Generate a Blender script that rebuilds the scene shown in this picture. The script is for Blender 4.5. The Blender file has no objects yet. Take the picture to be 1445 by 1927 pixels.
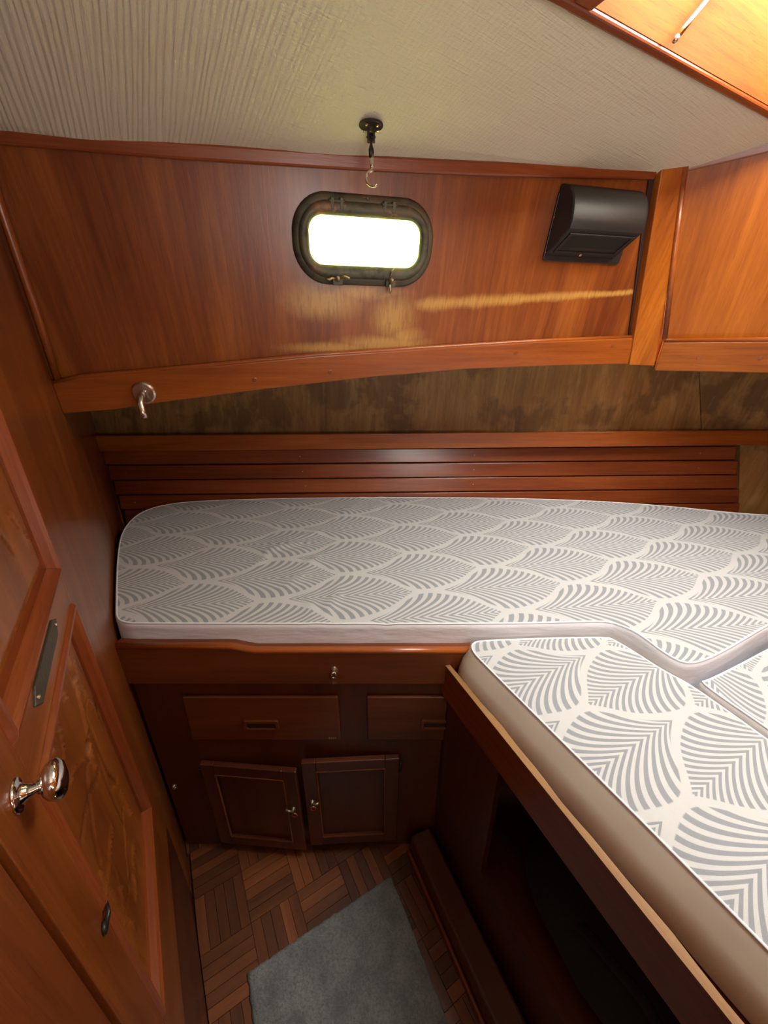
import bpy, bmesh, math, random
from mathutils import Vector as V, Matrix
from mathutils.geometry import interpolate_bezier
PI = math.pi
S = bpy.context.scene
COL = S.collection
H = 1.36                                   # eye height above the cabin sole; positions below are measured from the eye, then lifted by H

# ------------------------------------------------------------------ camera
cam_d = bpy.data.cameras.new('camera'); cam = bpy.data.objects.new('camera', cam_d); COL.objects.link(cam)
cam_d.sensor_fit = 'HORIZONTAL'; cam_d.sensor_width = 36.0; cam_d.lens = 36.0*724/1445
cam_d.clip_start = 0.01; cam_d.clip_end = 100
cam.location = (0, 0, H); cam.rotation_euler = (math.radians(90-23), 0, 0)
S.camera = cam

# ------------------------------------------------------------------ world, lights, exposure
w = bpy.data.worlds.new('sky'); S.world = w; w.use_nodes = True
nt = w.node_tree; nt.nodes.clear()
o_ = nt.nodes.new('ShaderNodeOutputWorld'); bg = nt.nodes.new('ShaderNodeBackground')
tc = nt.nodes.new('ShaderNodeTexCoord'); sp = nt.nodes.new('ShaderNodeSeparateXYZ')
rp = nt.nodes.new('ShaderNodeValToRGB'); mr = nt.nodes.new('ShaderNodeMapRange')
mr.inputs[1].default_value = -1; mr.inputs[2].default_value = 1
nt.links.new(tc.outputs['Generated'], sp.inputs[0]); nt.links.new(sp.outputs[2], mr.inputs[0]); nt.links.new(mr.outputs[0], rp.inputs[0])
e = rp.color_ramp.elements; e[0].position = .40; e[0].color = (1.3, 1.4, .60, 1); e[1].position = .95; e[1].color = (1.0, .98, .92, 1)      # bright haze along the horizon
for ps, cc in ((.48, (2.9, 3.0, 1.7, 1)), (.60, (2.7, 2.7, 2.1, 1)), (.74, (1.15, 1.12, 1.0, 1))):
    q_ = rp.color_ramp.elements.new(ps); q_.color = cc
nt.links.new(rp.outputs[0], bg.inputs[0]); bg.inputs[1].default_value = 16.0
nt.links.new(bg.outputs[0], o_.inputs[0])
S.view_settings.view_transform = 'Standard'; S.view_settings.look = 'None'
S.view_settings.gamma = 1; S.view_settings.use_curve_mapping = False
S.view_settings.exposure = 0.35

def portal(name, loc, xdir, ydir, sx, sy):
    """sky portal in a real opening; the light passes along +(x cross y) reversed (area lights shine along -z)"""
    l = bpy.data.lights.new(name, 'AREA'); l.shape = 'RECTANGLE'; l.size = sx; l.size_y = sy
    l.cycles.is_portal = True
    o = bpy.data.objects.new(name, l); COL.objects.link(o)
    x = V(xdir).normalized(); y = V(ydir).normalized(); z = x.cross(y)
    m = Matrix((x, y, z)).transposed().to_4x4(); m.translation = V(loc)+V((0, 0, H)); o.matrix_world = m
    return o

E1 = V((.889, .457, 0)); E2 = V((.457, -.889, 0)); UP = V((0, 0, 1))
HC = V((.266, .707, .40)); HU, HV = .64, .62
hc = HC+E1*HU/2+E2*HV/2
portal('hatch_portal', hc+V((0, 0, .215)), E1, -E2, HU-.02, HV-.02)

# upper panel frame (hull side above the berth, leaning inboard at the top)
PN = V((.2147, -.9504, -.2252)).normalized(); PX = V((.9754, .2203, 0)).normalized(); PY = PN.cross(PX); PO = V((0, 1.0737, 0))
portal('porthole_portal', PO+PX*-.055+PY*.222-PN*.05, PX, PY, .25, .09)

# added fill lamp behind the camera, tilted up to brighten the ceiling
cl = bpy.data.lights.new('cabin_fill', 'AREA'); cl.shape = 'RECTANGLE'; cl.size = .5; cl.size_y = .5
cl.energy = 8.5; cl.color = (1, .97, .93)
clo = bpy.data.objects.new('cabin_fill', cl); COL.objects.link(clo)
clo.location = (.40, -.42, H-.08)
clo.rotation_euler = V((-.12, -.66, -.74)).to_track_quat('Z', 'Y').to_euler()

# ------------------------------------------------------------------ materials
def newmat(name):
    m = bpy.data.materials.new(name); m.use_nodes = True
    n = m.node_tree.nodes; b = n['Principled BSDF']
    return m, m.node_tree, b
def N(nt, t, **k):
    n = nt.nodes.new(t)
    for a, v in k.items(): setattr(n, a, v)
    return n
def L(nt, a, b): nt.links.new(a, b)
def mth(nt, op, a, b=None, c=None):
    n = nt.nodes.new('ShaderNodeMath'); n.operation = op
    for i, v in enumerate((a, b, c)):
        if v is None: continue
        if isinstance(v, (int, float)): n.inputs[i].default_value = v
        else: nt.links.new(v, n.inputs[i])
    return n.outputs[0]
def mix(nt, f, a, b, bt='MIX'):
    n = nt.nodes.new('ShaderNodeMix'); n.data_type = 'RGBA'; n.blend_type = bt; n.clamp_factor = True
    for s, v in ((0, f), (6, a), (7, b)):
        if isinstance(v, (int, float)): n.inputs[s].default_value = v
        elif isinstance(v, tuple): n.inputs[s].default_value = v if len(v) == 4 else (*v, 1)
        else: nt.links.new(v, n.inputs[s])
    return n.outputs[2]
def noise(nt, vec, scale, detail=4, rough=.55, dist=0.0):
    n = nt.nodes.new('ShaderNodeTexNoise'); n.inputs['Scale'].default_value = scale; n.inputs['Detail'].default_value = detail
    n.inputs['Roughness'].default_value = rough; n.inputs['Distortion'].default_value = dist
    if vec is not None: nt.links.new(vec, n.inputs['Vector'])
    return n.outputs[0]
def ramp(nt, f, stops):
    n = nt.nodes.new('ShaderNodeValToRGB'); nt.links.new(f, n.inputs[0])
    els = n.color_ramp.elements
    while len(els) < len(stops): els.new(.5)
    for el, (p, c) in zip(els, stops):
        el.position = p; el.color = (*c, 1) if len(c) == 3 else c
    return n.outputs[0]
def mapping(nt, vec, scale, loc=(0, 0, 0), rot=(0, 0, 0)):
    n = nt.nodes.new('ShaderNodeMapping'); nt.links.new(vec, n.inputs[0])
    n.inputs['Scale'].default_value = scale; n.inputs['Location'].default_value = loc; n.inputs['Rotation'].default_value = rot
    return n.outputs[0]
def attr(nt, name):
    n = nt.nodes.new('ShaderNodeAttribute'); n.attribute_name = name; return n.outputs['Vector']
def bump(nt, b, h, dist=.001, strength=1.0):
    n = nt.nodes.new('ShaderNodeBump'); n.inputs['Strength'].default_value = strength; n.inputs['Distance'].default_value = dist
    nt.links.new(h, n.inputs['Height']); nt.links.new(n.outputs[0], b.inputs['Normal'])

def wood(name, dark, mid, light, rough=.3, coat=.35, fine=1.0, objvar=0.0, extra=None, contrast=1.0):
    dark, mid, light = [(r_*1.06, g_*1.17, b_*.85) for r_, g_, b_ in (dark, mid, light)]
    m, nt, b = newmat(name)
    g = attr(nt, 'gc')
    if objvar:
        oi = N(nt, 'ShaderNodeObjectInfo')
        va = N(nt, 'ShaderNodeVectorMath', operation='ADD'); L(nt, g, va.inputs[0])
        cmb = N(nt, 'ShaderNodeCombineXYZ'); r7 = mth(nt, 'MULTIPLY', oi.outputs['Random'], 7.0)
        L(nt, r7, cmb.inputs[0]); L(nt, r7, cmb.inputs[1]); L(nt, r7, cmb.inputs[2]); L(nt, cmb.outputs[0], va.inputs[1]); g = va.outputs[0]
    band = noise(nt, mapping(nt, g, (1.2, 9, 9)), 1.0, 3, .5, .6)
    streak = noise(nt, mapping(nt, g, (5, 110*fine, 110*fine)), 1.0, 5, .62, .3)
    pore = noise(nt, mapping(nt, g, (28, 700*fine, 700*fine)), 1.0, 3, .6)
    f = mth(nt, 'ADD', mth(nt, 'MULTIPLY', band, .62), mth(nt, 'MULTIPLY', streak, .38))
    c = ramp(nt, f, [(.5-.17/contrast, dark), (.5, mid), (.5+.18/contrast, light)])
    pr = N(nt, 'ShaderNodeMapRange'); L(nt, pore, pr.inputs[0]); pr.inputs[1].default_value = .30; pr.inputs[2].default_value = .45; pr.inputs[3].default_value = .35; pr.inputs[4].default_value = 0
    c = mix(nt, pr.outputs[0], c, tuple(x*.35 for x in dark))
    if objvar:
        hs = N(nt, 'ShaderNodeHueSaturation'); L(nt, c, hs.inputs['Color'])
        vr = N(nt, 'ShaderNodeMapRange'); L(nt, oi.outputs['Random'], vr.inputs[0]); vr.inputs[3].default_value = 1-objvar*.6; vr.inputs[4].default_value = 1+objvar*1.6
        L(nt, vr.outputs[0], hs.inputs['Value']); c = hs.outputs[0]
    if extra: c = extra(nt, g, c)
    L(nt, c, b.inputs['Base Color'])
    big = noise(nt, mapping(nt, g, (4, 6, 6)), 1.0, 3)
    rr = N(nt, 'ShaderNodeMapRange'); L(nt, big, rr.inputs[0]); rr.inputs[3].default_value = rough-.06; rr.inputs[4].default_value = rough+.12
    L(nt, rr.outputs[0], b.inputs['Roughness'])
    b.inputs['Coat Weight'].default_value = coat; b.inputs['Coat Roughness'].default_value = .18
    bump(nt, b, mth(nt, 'ADD', streak, mth(nt, 'MULTIPLY', pore, .5)), .0004, .5)
    return m

def gauss(nt, g, cx, cy, sx, sy):
    sp = N(nt, 'ShaderNodeSeparateXYZ'); L(nt, g, sp.inputs[0])
    a = mth(nt, 'DIVIDE', mth(nt, 'SUBTRACT', sp.outputs[1], cx), sx); b = mth(nt, 'DIVIDE', mth(nt, 'SUBTRACT', sp.outputs[0], cy), sy)
    r = mth(nt, 'ADD', mth(nt, 'MULTIPLY', a, a), mth(nt, 'MULTIPLY', b, b))
    return mth(nt, 'EXPONENT', mth(nt, 'MULTIPLY', r, -1.0))

def bleached(nt, g, c):
    """water-bleached varnish under the porthole: worn patches with outlines of their own (g.y across, g.x up the panel)"""
    acc = None
    for cx, cy, sx, sy, k in ((-.15, .105, .085, .038, .95), (.02, .072, .055, .055, .85), (.0, .012, .11, .020, 1.0), (-.13, .002, .12, .013, .95), (.05, .030, .05, .026, .8), (-.06, .125, .12, .02, .7)):
        t = mth(nt, 'MULTIPLY', gauss(nt, g, cx, cy, sx, sy), k)
        acc = t if acc is None else mth(nt, 'MAXIMUM', acc, t)
    sp = N(nt, 'ShaderNodeSeparateXYZ'); L(nt, g, sp.inputs[0]); p_, q_ = sp.outputs[1], sp.outputs[0]
    wn_ = noise(nt, mapping(nt, g, (0, 9, 0)), 1.0, 4, .7)
    line = mth(nt, 'ADD', mth(nt, 'MULTIPLY', mth(nt, 'SUBTRACT', p_, .10), .072), mth(nt, 'ADD', .098, mth(nt, 'MULTIPLY', wn_, .010)))
    wd_ = mth(nt, 'ADD', .0045, mth(nt, 'MULTIPLY', mth(nt, 'MULTIPLY', noise(nt, mapping(nt, g, (0, 14, 0), (0, 3, 0)), 1.0, 3, .6), .034), mth(nt, 'SUBTRACT', .80, p_)))
    dd_ = mth(nt, 'DIVIDE', mth(nt, 'SUBTRACT', q_, line), wd_)
    ln_ = mth(nt, 'EXPONENT', mth(nt, 'MULTIPLY', mth(nt, 'MULTIPLY', dd_, dd_), -1.0))
    lim = N(nt, 'ShaderNodeMapRange'); L(nt, p_, lim.inputs[0]); lim.inputs[1].default_value = .045; lim.inputs[2].default_value = .10
    acc = mth(nt, 'MAXIMUM', acc, mth(nt, 'MULTIPLY', mth(nt, 'MULTIPLY', ln_, lim.outputs[0]), .80))
    nz = noise(nt, mapping(nt, g, (22, 140, 140)), 1.0, 5, .7)
    f = mth(nt, 'MULTIPLY', acc, mth(nt, 'ADD', mth(nt, 'MULTIPLY', nz, 1.7), -.10))
    mr_ = N(nt, 'ShaderNodeMapRange'); L(nt, f, mr_.inputs[0]); mr_.inputs[1].default_value = .12; mr_.inputs[2].default_value = .62; mr_.inputs[4].default_value = .85
    return mix(nt, mr_.outputs[0], c, (.50, .27, .065))

def stained(nt, g, c):
    nz = noise(nt, mapping(nt, g, (4.0, 3.2, 3.2)), 1.0, 8, .60, .3)
    r = N(nt, 'ShaderNodeMapRange'); L(nt, nz, r.inputs[0]); r.inputs[1].default_value = .50; r.inputs[2].default_value = .56; r.inputs[4].default_value = .55
    c = mix(nt, r.outputs[0], c, (.075, .036, .012))
    nz2 = noise(nt, mapping(nt, g, (6, 16, 16), (3, 1, 2)), 1.0, 6, .65)
    r2 = N(nt, 'ShaderNodeMapRange'); L(nt, nz2, r2.inputs[0]); r2.inputs[1].default_value = .56; r2.inputs[2].default_value = .72; r2.inputs[4].default_value = .5
    return mix(nt, r2.outputs[0], c, (.46, .29, .12))

M = {}
M['panel'] = wood('varnished_panel', (.120, .023, .006), (.20, .045, .010), (.30, .080, .017), .34, .25, .8, extra=bleached, contrast=1.2)
M['orange'] = wood('orange_teak', (.20, .042, .006), (.32, .078, .009), (.45, .125, .015), .36, .10, .8)
M['coaming'] = wood('coaming_teak', (.15, .032, .004), (.22, .052, .006), (.30, .078, .009), .7, .0, .8)
M['coaming'].node_tree.nodes['Principled BSDF'].inputs['Specular IOR Level'].default_value = .12
M['red'] = wood('red_mahogany', (.115, .021, .007), (.19, .037, .012), (.27, .062, .018), .30, .3)
M['rail'] = wood('rail_mahogany', (.17, .034, .007), (.27, .058, .010), (.37, .092, .015), .30, .3)
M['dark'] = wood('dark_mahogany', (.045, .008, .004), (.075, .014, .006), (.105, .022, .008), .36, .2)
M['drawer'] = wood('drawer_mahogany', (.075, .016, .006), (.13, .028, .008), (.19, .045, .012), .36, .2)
M['door'] = wood('door_mahogany', (.12, .026, .007), (.19, .045, .011), (.28, .075, .016), .30, .35)
def darken_grooves(nt, g, c):
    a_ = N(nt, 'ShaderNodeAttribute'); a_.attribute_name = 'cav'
    return mix(nt, a_.outputs['Fac'], c, (.030, .008, .003))  # carved grooves mixed towards dark brown by their depth
M['carved'] = wood('carved_mahogany', (.12, .026, .007), (.20, .050, .012), (.29, .08, .017), .32, .3, extra=darken_grooves)
M['parquet'] = wood('parquet_teak', (.065, .016, .006), (.105, .027, .009), (.15, .041, .012), .42, .12, 1.0, objvar=.5)
M['veneer'] = wood('bare_stained_veneer', (.17, .074, .024), (.27, .125, .044), (.38, .19, .075), .62, .0, .6, extra=stained)
M['orange'].node_tree.nodes['Principled BSDF'].inputs['Specular IOR Level'].default_value = .25
M['raw'] = wood('raw_ply_edge', (.15, .06, .022), (.24, .10, .038), (.32, .15, .06), .6, .0)

def flat(name, col, rough=.5, metal=0.0, nscale=None, nvar=.25, bumpd=0, coat=0):
    m, nt, b = newmat(name)
    b.inputs['Roughness'].default_value = rough; b.inputs['Metallic'].default_value = metal; b.inputs['Coat Weight'].default_value = coat
    tcn = N(nt, 'ShaderNodeTexCoord')
    nz = noise(nt, tcn.outputs['Object'], nscale or 60, 4)
    c = mix(nt, nz, tuple(x*(1-nvar) for x in col), tuple(min(1, x*(1+nvar)) for x in col))
    L(nt, c, b.inputs['Base Color'])
    if bumpd: bump(nt, b, nz, bumpd)
    return m
M['chrome'] = flat('polished_chrome', (.75, .74, .73), .07, 1.0, nvar=.03)
M['steel'] = flat('brushed_steel', (.62, .57, .50), .24, 1.0, 140, .08)
M['darkmetal'] = flat('dark_bronze', (.035, .032, .028), .42, .6, 90, .4, .0004)
M['black'] = flat('black_plastic', (.012, .012, .012), .45, 0, 500, .3, .0002)
M['grille'] = flat('black_grille', (.008, .009, .008), .7, 0, 900, .5, .0003)
M['plaque'] = flat('tarnished_plaque', (.085, .07, .048), .5, .55, 160, .5, .0004)
M['brass'] = flat('aged_brass', (.34, .27, .17), .38, .8, 120, .4)
M['screw'] = flat('brass_screw', (.62, .45, .25), .3, 1.0)
M['hole'] = flat('painted_shade_wood', (.03, .008, .004), .7)  # near-black wood tone with shade put into the colour
M['bag'] = flat('black_cloth', (.010, .011, .012), .9, 0, 40, .5, .002)

# weathered bronze portlight
m, nt, b = newmat('weathered_bronze'); tcn = N(nt, 'ShaderNodeTexCoord')
nz = noise(nt, tcn.outputs['Object'], 22, 6, .65, .4)
c = ramp(nt, nz, [(.34, (.045, .042, .030)), (.50, (.10, .095, .062)), (.60, (.12, .085, .05)), (.70, (.30, .15, .07))])
L(nt, c, b.inputs['Base Color']); b.inputs['Roughness'].default_value = .55; b.inputs['Metallic'].default_value = .45
bump(nt, b, nz, .0012); M['bronze'] = m

m, nt, b = newmat('portlight_glass'); nt.nodes.remove(b)
out = [n for n in nt.nodes if n.type == 'OUTPUT_MATERIAL'][0]
tr = N(nt, 'ShaderNodeBsdfTransparent'); tr.inputs[0].default_value = (.93, .96, .90, 1)
gl = N(nt, 'ShaderNodeBsdfGlossy'); gl.inputs['Roughness'].default_value = .06
tl = N(nt, 'ShaderNodeBsdfTranslucent'); tl.inputs[0].default_value = (.86, .90, .40, 1)          # salt-frosted old pane: half clear, half scattering
mt = N(nt, 'ShaderNodeMixShader'); mt.inputs[0].default_value = .80; L(nt, tr.outputs[0], mt.inputs[1]); L(nt, tl.outputs[0], mt.inputs[2])
lw = N(nt, 'ShaderNodeLayerWeight'); lw.inputs[0].default_value = .2
ms = N(nt, 'ShaderNodeMixShader'); L(nt, lw.outputs['Fresnel'], ms.inputs[0]); L(nt, mt.outputs[0], ms.inputs[1]); L(nt, gl.outputs[0], ms.inputs[2]); L(nt, ms.outputs[0], out.inputs[0])
M['glass'] = m

# ceiling vinyl: ribs running fore and aft turning into a woven crosshatch
m, nt, b = newmat('ceiling_vinyl'); g = attr(nt, 'gc')
sp = N(nt, 'ShaderNodeSeparateXYZ'); L(nt, g, sp.inputs[0])
wob = noise(nt, mapping(nt, g, (2.2, 30, 1)), 1.0, 3)
wv = mth(nt, 'SINE', mth(nt, 'ADD', mth(nt, 'MULTIPLY', sp.outputs[1], 2*PI/.0085), mth(nt, 'MULTIPLY', wob, 16.0)))
fine = noise(nt, mapping(nt, g, (9, 260, 1)), 1.0, 3, .6)
cross = noise(nt, mapping(nt, g, (300, 14, 1)), 1.0, 3, .6)
fade = N(nt, 'ShaderNodeMapRange'); L(nt, sp.outputs[1], fade.inputs[0]); fade.inputs[1].default_value = .22; fade.inputs[2].default_value = .55; fade.inputs[3].default_value = 1; fade.inputs[4].default_value = .12
cf = N(nt, 'ShaderNodeMapRange'); L(nt, sp.outputs[1], cf.inputs[0]); cf.inputs[1].default_value = .15; cf.inputs[2].default_value = .40
h = mth(nt, 'MULTIPLY', mth(nt, 'ADD', mth(nt, 'MULTIPLY', wv, .35), fine), fade.outputs[0])
h = mth(nt, 'ADD', h, mth(nt, 'MULTIPLY', mth(nt, 'MULTIPLY', cross, cf.outputs[0]), .75))
grit = noise(nt, g, 420, 3, .7); h = mth(nt, 'ADD', h, mth(nt, 'MULTIPLY', grit, .45))
c = mix(nt, noise(nt, g, 3, 4), (.72, .64, .47), (.80, .72, .54))
c = mix(nt, mth(nt, 'MULTIPLY', grit, .35), c, (.42, .36, .26))
L(nt, c, b.inputs['Base Color']); b.inputs['Roughness'].default_value = .55
bump(nt, b, h, .0018, 1.0); M['ceiling'] = m

# fabric with woven leaf ogees; attribute 'fab' = metres along / across the leaf axis
LP, WP = .385, .187
def leaf(name, lp=LP, wp=WP):
    m, nt, b = newmat(name)
    f = attr(nt, 'fab'); sp = N(nt, 'ShaderNodeSeparateXYZ'); L(nt, f, sp.inputs[0])
    wn = noise(nt, mapping(nt, f, (90, 90, 90)), 1.0, 2)
    a = mth(nt, 'DIVIDE', sp.outputs[0], lp)
    bb = mth(nt, 'DIVIDE', sp.outputs[1], wp)
    tot = None
    for off in (0.0, .5):
        sa = mth(nt, 'SUBTRACT', mth(nt, 'FRACT', mth(nt, 'ADD', a, .5+off)), .5)
        ta = mth(nt, 'ABSOLUTE', mth(nt, 'SUBTRACT', mth(nt, 'FRACT', mth(nt, 'ADD', bb, .5+off)), .5))
        th = mth(nt, 'MULTIPLY', sa, 2*PI)
        sk = mth(nt, 'MULTIPLY', mth(nt, 'COSINE', mth(nt, 'MULTIPLY', th, 2.0)), .16)
        hh = mth(nt, 'ADD', mth(nt, 'MULTIPLY', mth(nt, 'COSINE', mth(nt, 'ADD', th, sk)), .25), .25)
        dd = mth(nt, 'SUBTRACT', mth(nt, 'SUBTRACT', hh, ta), .045)
        ms_ = N(nt, 'ShaderNodeMapRange'); L(nt, dd, ms_.inputs[0]); ms_.inputs[1].default_value = -.006; ms_.inputs[2].default_value = .006
        tau = mth(nt, 'MINIMUM', mth(nt, 'DIVIDE', ta, mth(nt, 'ADD', mth(nt, 'MULTIPLY', hh, .5), .25)), 1.0)
        g1 = mth(nt, 'MULTIPLY', mth(nt, 'SUBTRACT', 1.0, mth(nt, 'POWER', mth(nt, 'SUBTRACT', 1.0, tau), 2.15)), mth(nt, 'ADD', mth(nt, 'MULTIPLY', hh, .14), .16))
        # veins bunch up towards both ends of the leaf
        sn = mth(nt, 'ADD', sa, mth(nt, 'MULTIPLY', mth(nt, 'SINE', th), -.035))
        ph = mth(nt, 'MULTIPLY', mth(nt, 'SUBTRACT', sn, g1), 2*PI*21)
        st = N(nt, 'ShaderNodeMapRange'); L(nt, mth(nt, 'SINE', ph), st.inputs[0]); st.inputs[1].default_value = -.25; st.inputs[2].default_value = .15
        t = mth(nt, 'MULTIPLY', ms_.outputs[0], st.outputs[0])
        tot = t if tot is None else mth(nt, 'MAXIMUM', tot, t)
    thread = noise(nt, mapping(nt, f, (500, 1600, 1)), 1.0, 2, .7)
    grey = mix(nt, thread, (.20, .22, .24), (.31, .335, .36))
    cream = mix(nt, thread, (.47, .48, .475), (.57, .58, .575))
    L(nt, mix(nt, tot, cream, grey), b.inputs['Base Color'])
    b.inputs['Roughness'].default_value = .85; b.inputs['Sheen Weight'].default_value = .2
    crease = noise(nt, mapping(nt, f, (5, 16, 1)), 1.0, 3, .5)
    bump(nt, b, mth(nt, 'ADD', thread, mth(nt, 'MULTIPLY', crease, 6)), .0005)
    return m
M['leaf'] = leaf('leaf_woven_fabric')
M['leaf2'] = leaf('leaf_woven_fabric_short', .345, .170)
m, nt, b = newmat('white_cotton'); tcn = N(nt, 'ShaderNodeTexCoord')
nz = noise(nt, mapping(nt, tcn.outputs['Object'], (8, 8, 30)), 1.0, 4)
L(nt, mix(nt, nz, (.68, .69, .73), (.80, .81, .85)), b.inputs['Base Color']); b.inputs['Roughness'].default_value = .85
bump(nt, b, nz, .006, .6); M['cotton'] = m
m, nt, b = newmat('calico'); tcn = N(nt, 'ShaderNodeTexCoord'); nz = noise(nt, tcn.outputs['Object'], 5, 3); nf = noise(nt, tcn.outputs['Object'], 700, 2)
L(nt, mix(nt, nz, (.66, .58, .48), (.74, .66, .56)), b.inputs['Base Color']); b.inputs['Roughness'].default_value = .8
bump(nt, b, mth(nt, 'ADD', nz, mth(nt, 'MULTIPLY', nf, .03)), .003, .5); M['calico'] = m

m, nt, b = newmat('grey_pile'); tcn = N(nt, 'ShaderNodeTexCoord')
nz = noise(nt, tcn.outputs['Object'], 16, 5, .6); nf = noise(nt, tcn.outputs['Object'], 190, 4, .75)
r_ = N(nt, 'ShaderNodeMapRange'); L(nt, nz, r_.inputs[0]); r_.inputs[1].default_value = .36; r_.inputs[2].default_value = .62
r3 = N(nt, 'ShaderNodeMapRange'); L(nt, nf, r3.inputs[0]); r3.inputs[1].default_value = .42; r3.inputs[2].default_value = .62
c = mix(nt, r_.outputs[0], (.17, .18, .18), (.30, .31, .30)); c = mix(nt, mth(nt, 'MULTIPLY', r3.outputs[0], .55), c, (.09, .095, .095))
L(nt, c, b.inputs['Base Color']); b.inputs['Roughness'].default_value = .95; b.inputs['Sheen Weight'].default_value = .3
bump(nt, b, nf, .006); M['rug'] = m

# ------------------------------------------------------------------ mesh helpers (coordinates measured from the eye)
WORLD = {}
class MB:
    def __init__(s): s.v = []; s.f = []; s.mi = []
    def add(s, vs, fs, mi=0):
        k = len(s.v); s.v += [V(p) for p in vs]; s.f += [tuple(i+k for i in f) for f in fs]; s.mi += [mi]*len(fs); return s
    def hexa(s, a, b, mi=0):
        """a: 4 points of one face, b: the 4 matching points of the opposite face"""
        return s.add(list(a)+list(b), [(3, 2, 1, 0), (4, 5, 6, 7), (0, 1, 5, 4), (1, 2, 6, 5), (2, 3, 7, 6), (3, 0, 4, 7)], mi)
    def box(s, o, x, y, z, mi=0):
        o, x, y, z = map(V, (o, x, y, z))
        return s.hexa([o, o+x, o+x+y, o+y], [o+z, o+x+z, o+x+y+z, o+y+z], mi)
    def prism(s, pts, d, mi=0):
        n = len(pts); d = V(d); a = [V(p) for p in pts]
        return s.add(a+[p+d for p in a], [tuple(range(n-1, -1, -1)), tuple(range(n, 2*n))]+[(i, (i+1) % n, (i+1) % n+n, i+n) for i in range(n)], mi)
    def loft(s, rings, cap=True, mi=0, closed=True):
        n = len(rings[0]); vs = [p for r in rings for p in r]; fs = []
        for k in range(len(rings)-1):
            for i in range(n if closed else n-1):
                j = (i+1) % n; fs.append((k*n+i, k*n+j, (k+1)*n+j, (k+1)*n+i))
        if cap: fs += [tuple(range(n-1, -1, -1)), tuple((len(rings)-1)*n+i for i in range(n))]
        return s.add(vs, fs, mi)
    def tube(s, path, r, n=12, mi=0, flat=1.0, side=None):
        path = [V(p) for p in path]; rs = r if isinstance(r, (list, tuple)) else [r]*len(path); rings = []; px = V(side) if side else None
        for i, p in enumerate(path):
            t = (path[min(i+1, len(path)-1)]-path[max(i-1, 0)]).normalized()
            if px is None: px = t.orthogonal()
            px = (px-t*px.dot(t)).normalized(); py = t.cross(px)
            rings.append([p+px*math.cos(2*PI*k/n)*rs[i]+py*math.sin(2*PI*k/n)*rs[i]*flat for k in range(n)])
        return s.loft(rings, mi=mi)
    def lathe(s, o, ax, prof, n=24, mi=0, sx=1.0, sy=1.0, px=None):
        o, ax = V(o), V(ax).normalized(); px = (V(px) if px else ax.orthogonal()).normalized(); px = (px-ax*px.dot(ax)).normalized(); py = ax.cross(px)
        return s.loft([[o+ax*t+px*math.cos(2*PI*k/n)*r*sx+py*math.sin(2*PI*k/n)*r*sy for k in range(n)] for t, r in prof], mi=mi)

def empty(name, loc, label=None, cat=None, group=None, kind=None):
    o = bpy.data.objects.new(name, None); COL.objects.link(o); p = V(loc)+V((0, 0, H)); o.location = p; WORLD[o.name] = p
    o.empty_display_size = .05; tag(o, label, cat, group, kind); return o
def tag(o, label=None, cat=None, group=None, kind=None):
    if label: o['label'] = label
    if cat: o['category'] = cat
    if group: o['group'] = group
    if kind: o['kind'] = kind
    return o
RND = random.Random(7)
def frame_from(g):
    g = V(g).normalized(); h = g.orthogonal() if abs(g.z) > .9 else UP.cross(g).normalized(); return g, h, g.cross(h)
def build(name, mb, mats, parent=None, grain=(1, 0, 0), gorigin=None, gframe=None, bevel=0, bseg=2, smooth=False, fab=None, origin=None, weld=False, label=None, sharp=None):
    me = bpy.data.meshes.new(name)
    mats = mats if isinstance(mats, list) else [mats]
    if origin is None:
        xs = [p.x for p in mb.v]; ys = [p.y for p in mb.v]; zs = [p.z for p in mb.v]
        origin = V(((min(xs)+max(xs))/2, (min(ys)+max(ys))/2, min(zs)))
    origin = V(origin)
    me.from_pydata([tuple(p-origin) for p in mb.v], [], mb.f)
    for mm in mats: me.materials.append(M[mm])
    for p, k in zip(me.polygons, mb.mi): p.material_index = k; p.use_smooth = smooth
    bm = bmesh.new(); bm.from_mesh(me)
    if weld: bmesh.ops.remove_doubles(bm, verts=bm.verts, dist=1e-5)
    bmesh.ops.recalc_face_normals(bm, faces=bm.faces)
    if bevel: bmesh.ops.bevel(bm, geom=[e for e in bm.edges if len(e.link_faces) == 2 and e.calc_face_angle(0) > .6], offset=bevel, segments=bseg, profile=.5, affect='EDGES', clamp_overlap=True)
    bm.to_mesh(me); bm.free()
    if sharp: me.set_sharp_from_angle(angle=math.radians(sharp))
    if gframe: G = [V(q) for q in gframe]; go = V(gorigin)
    else:
        G = frame_from(grain); go = V(gorigin) if gorigin is not None else V((RND.uniform(-5, 5), RND.uniform(-5, 5), RND.uniform(-5, 5)))
    at = me.attributes.new('gc', 'FLOAT_VECTOR', 'POINT')
    for i, vv in enumerate(me.vertices):
        p = vv.co+origin-go; at.data[i].vector = (p.dot(G[0]), p.dot(G[1]), p.dot(G[2]))
    if fab:
        fo, fx, fy = V(fab[0]), V(fab[1]).normalized(), V(fab[2]).normalized()
        at = me.attributes.new('fab', 'FLOAT_VECTOR', 'POINT')
        for i, vv in enumerate(me.vertices):
            p = vv.co+origin-fo; at.data[i].vector = (p.dot(fx), p.dot(fy), 0)
    o = bpy.data.objects.new(name, me); COL.objects.link(o)
    wpos = origin+V((0, 0, H)); WORLD[o.name] = wpos
    if parent: o.parent = parent; o.location = wpos-WORLD[parent.name]
    else: o.location = wpos
    if label: o['label'] = label
    return o
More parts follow.
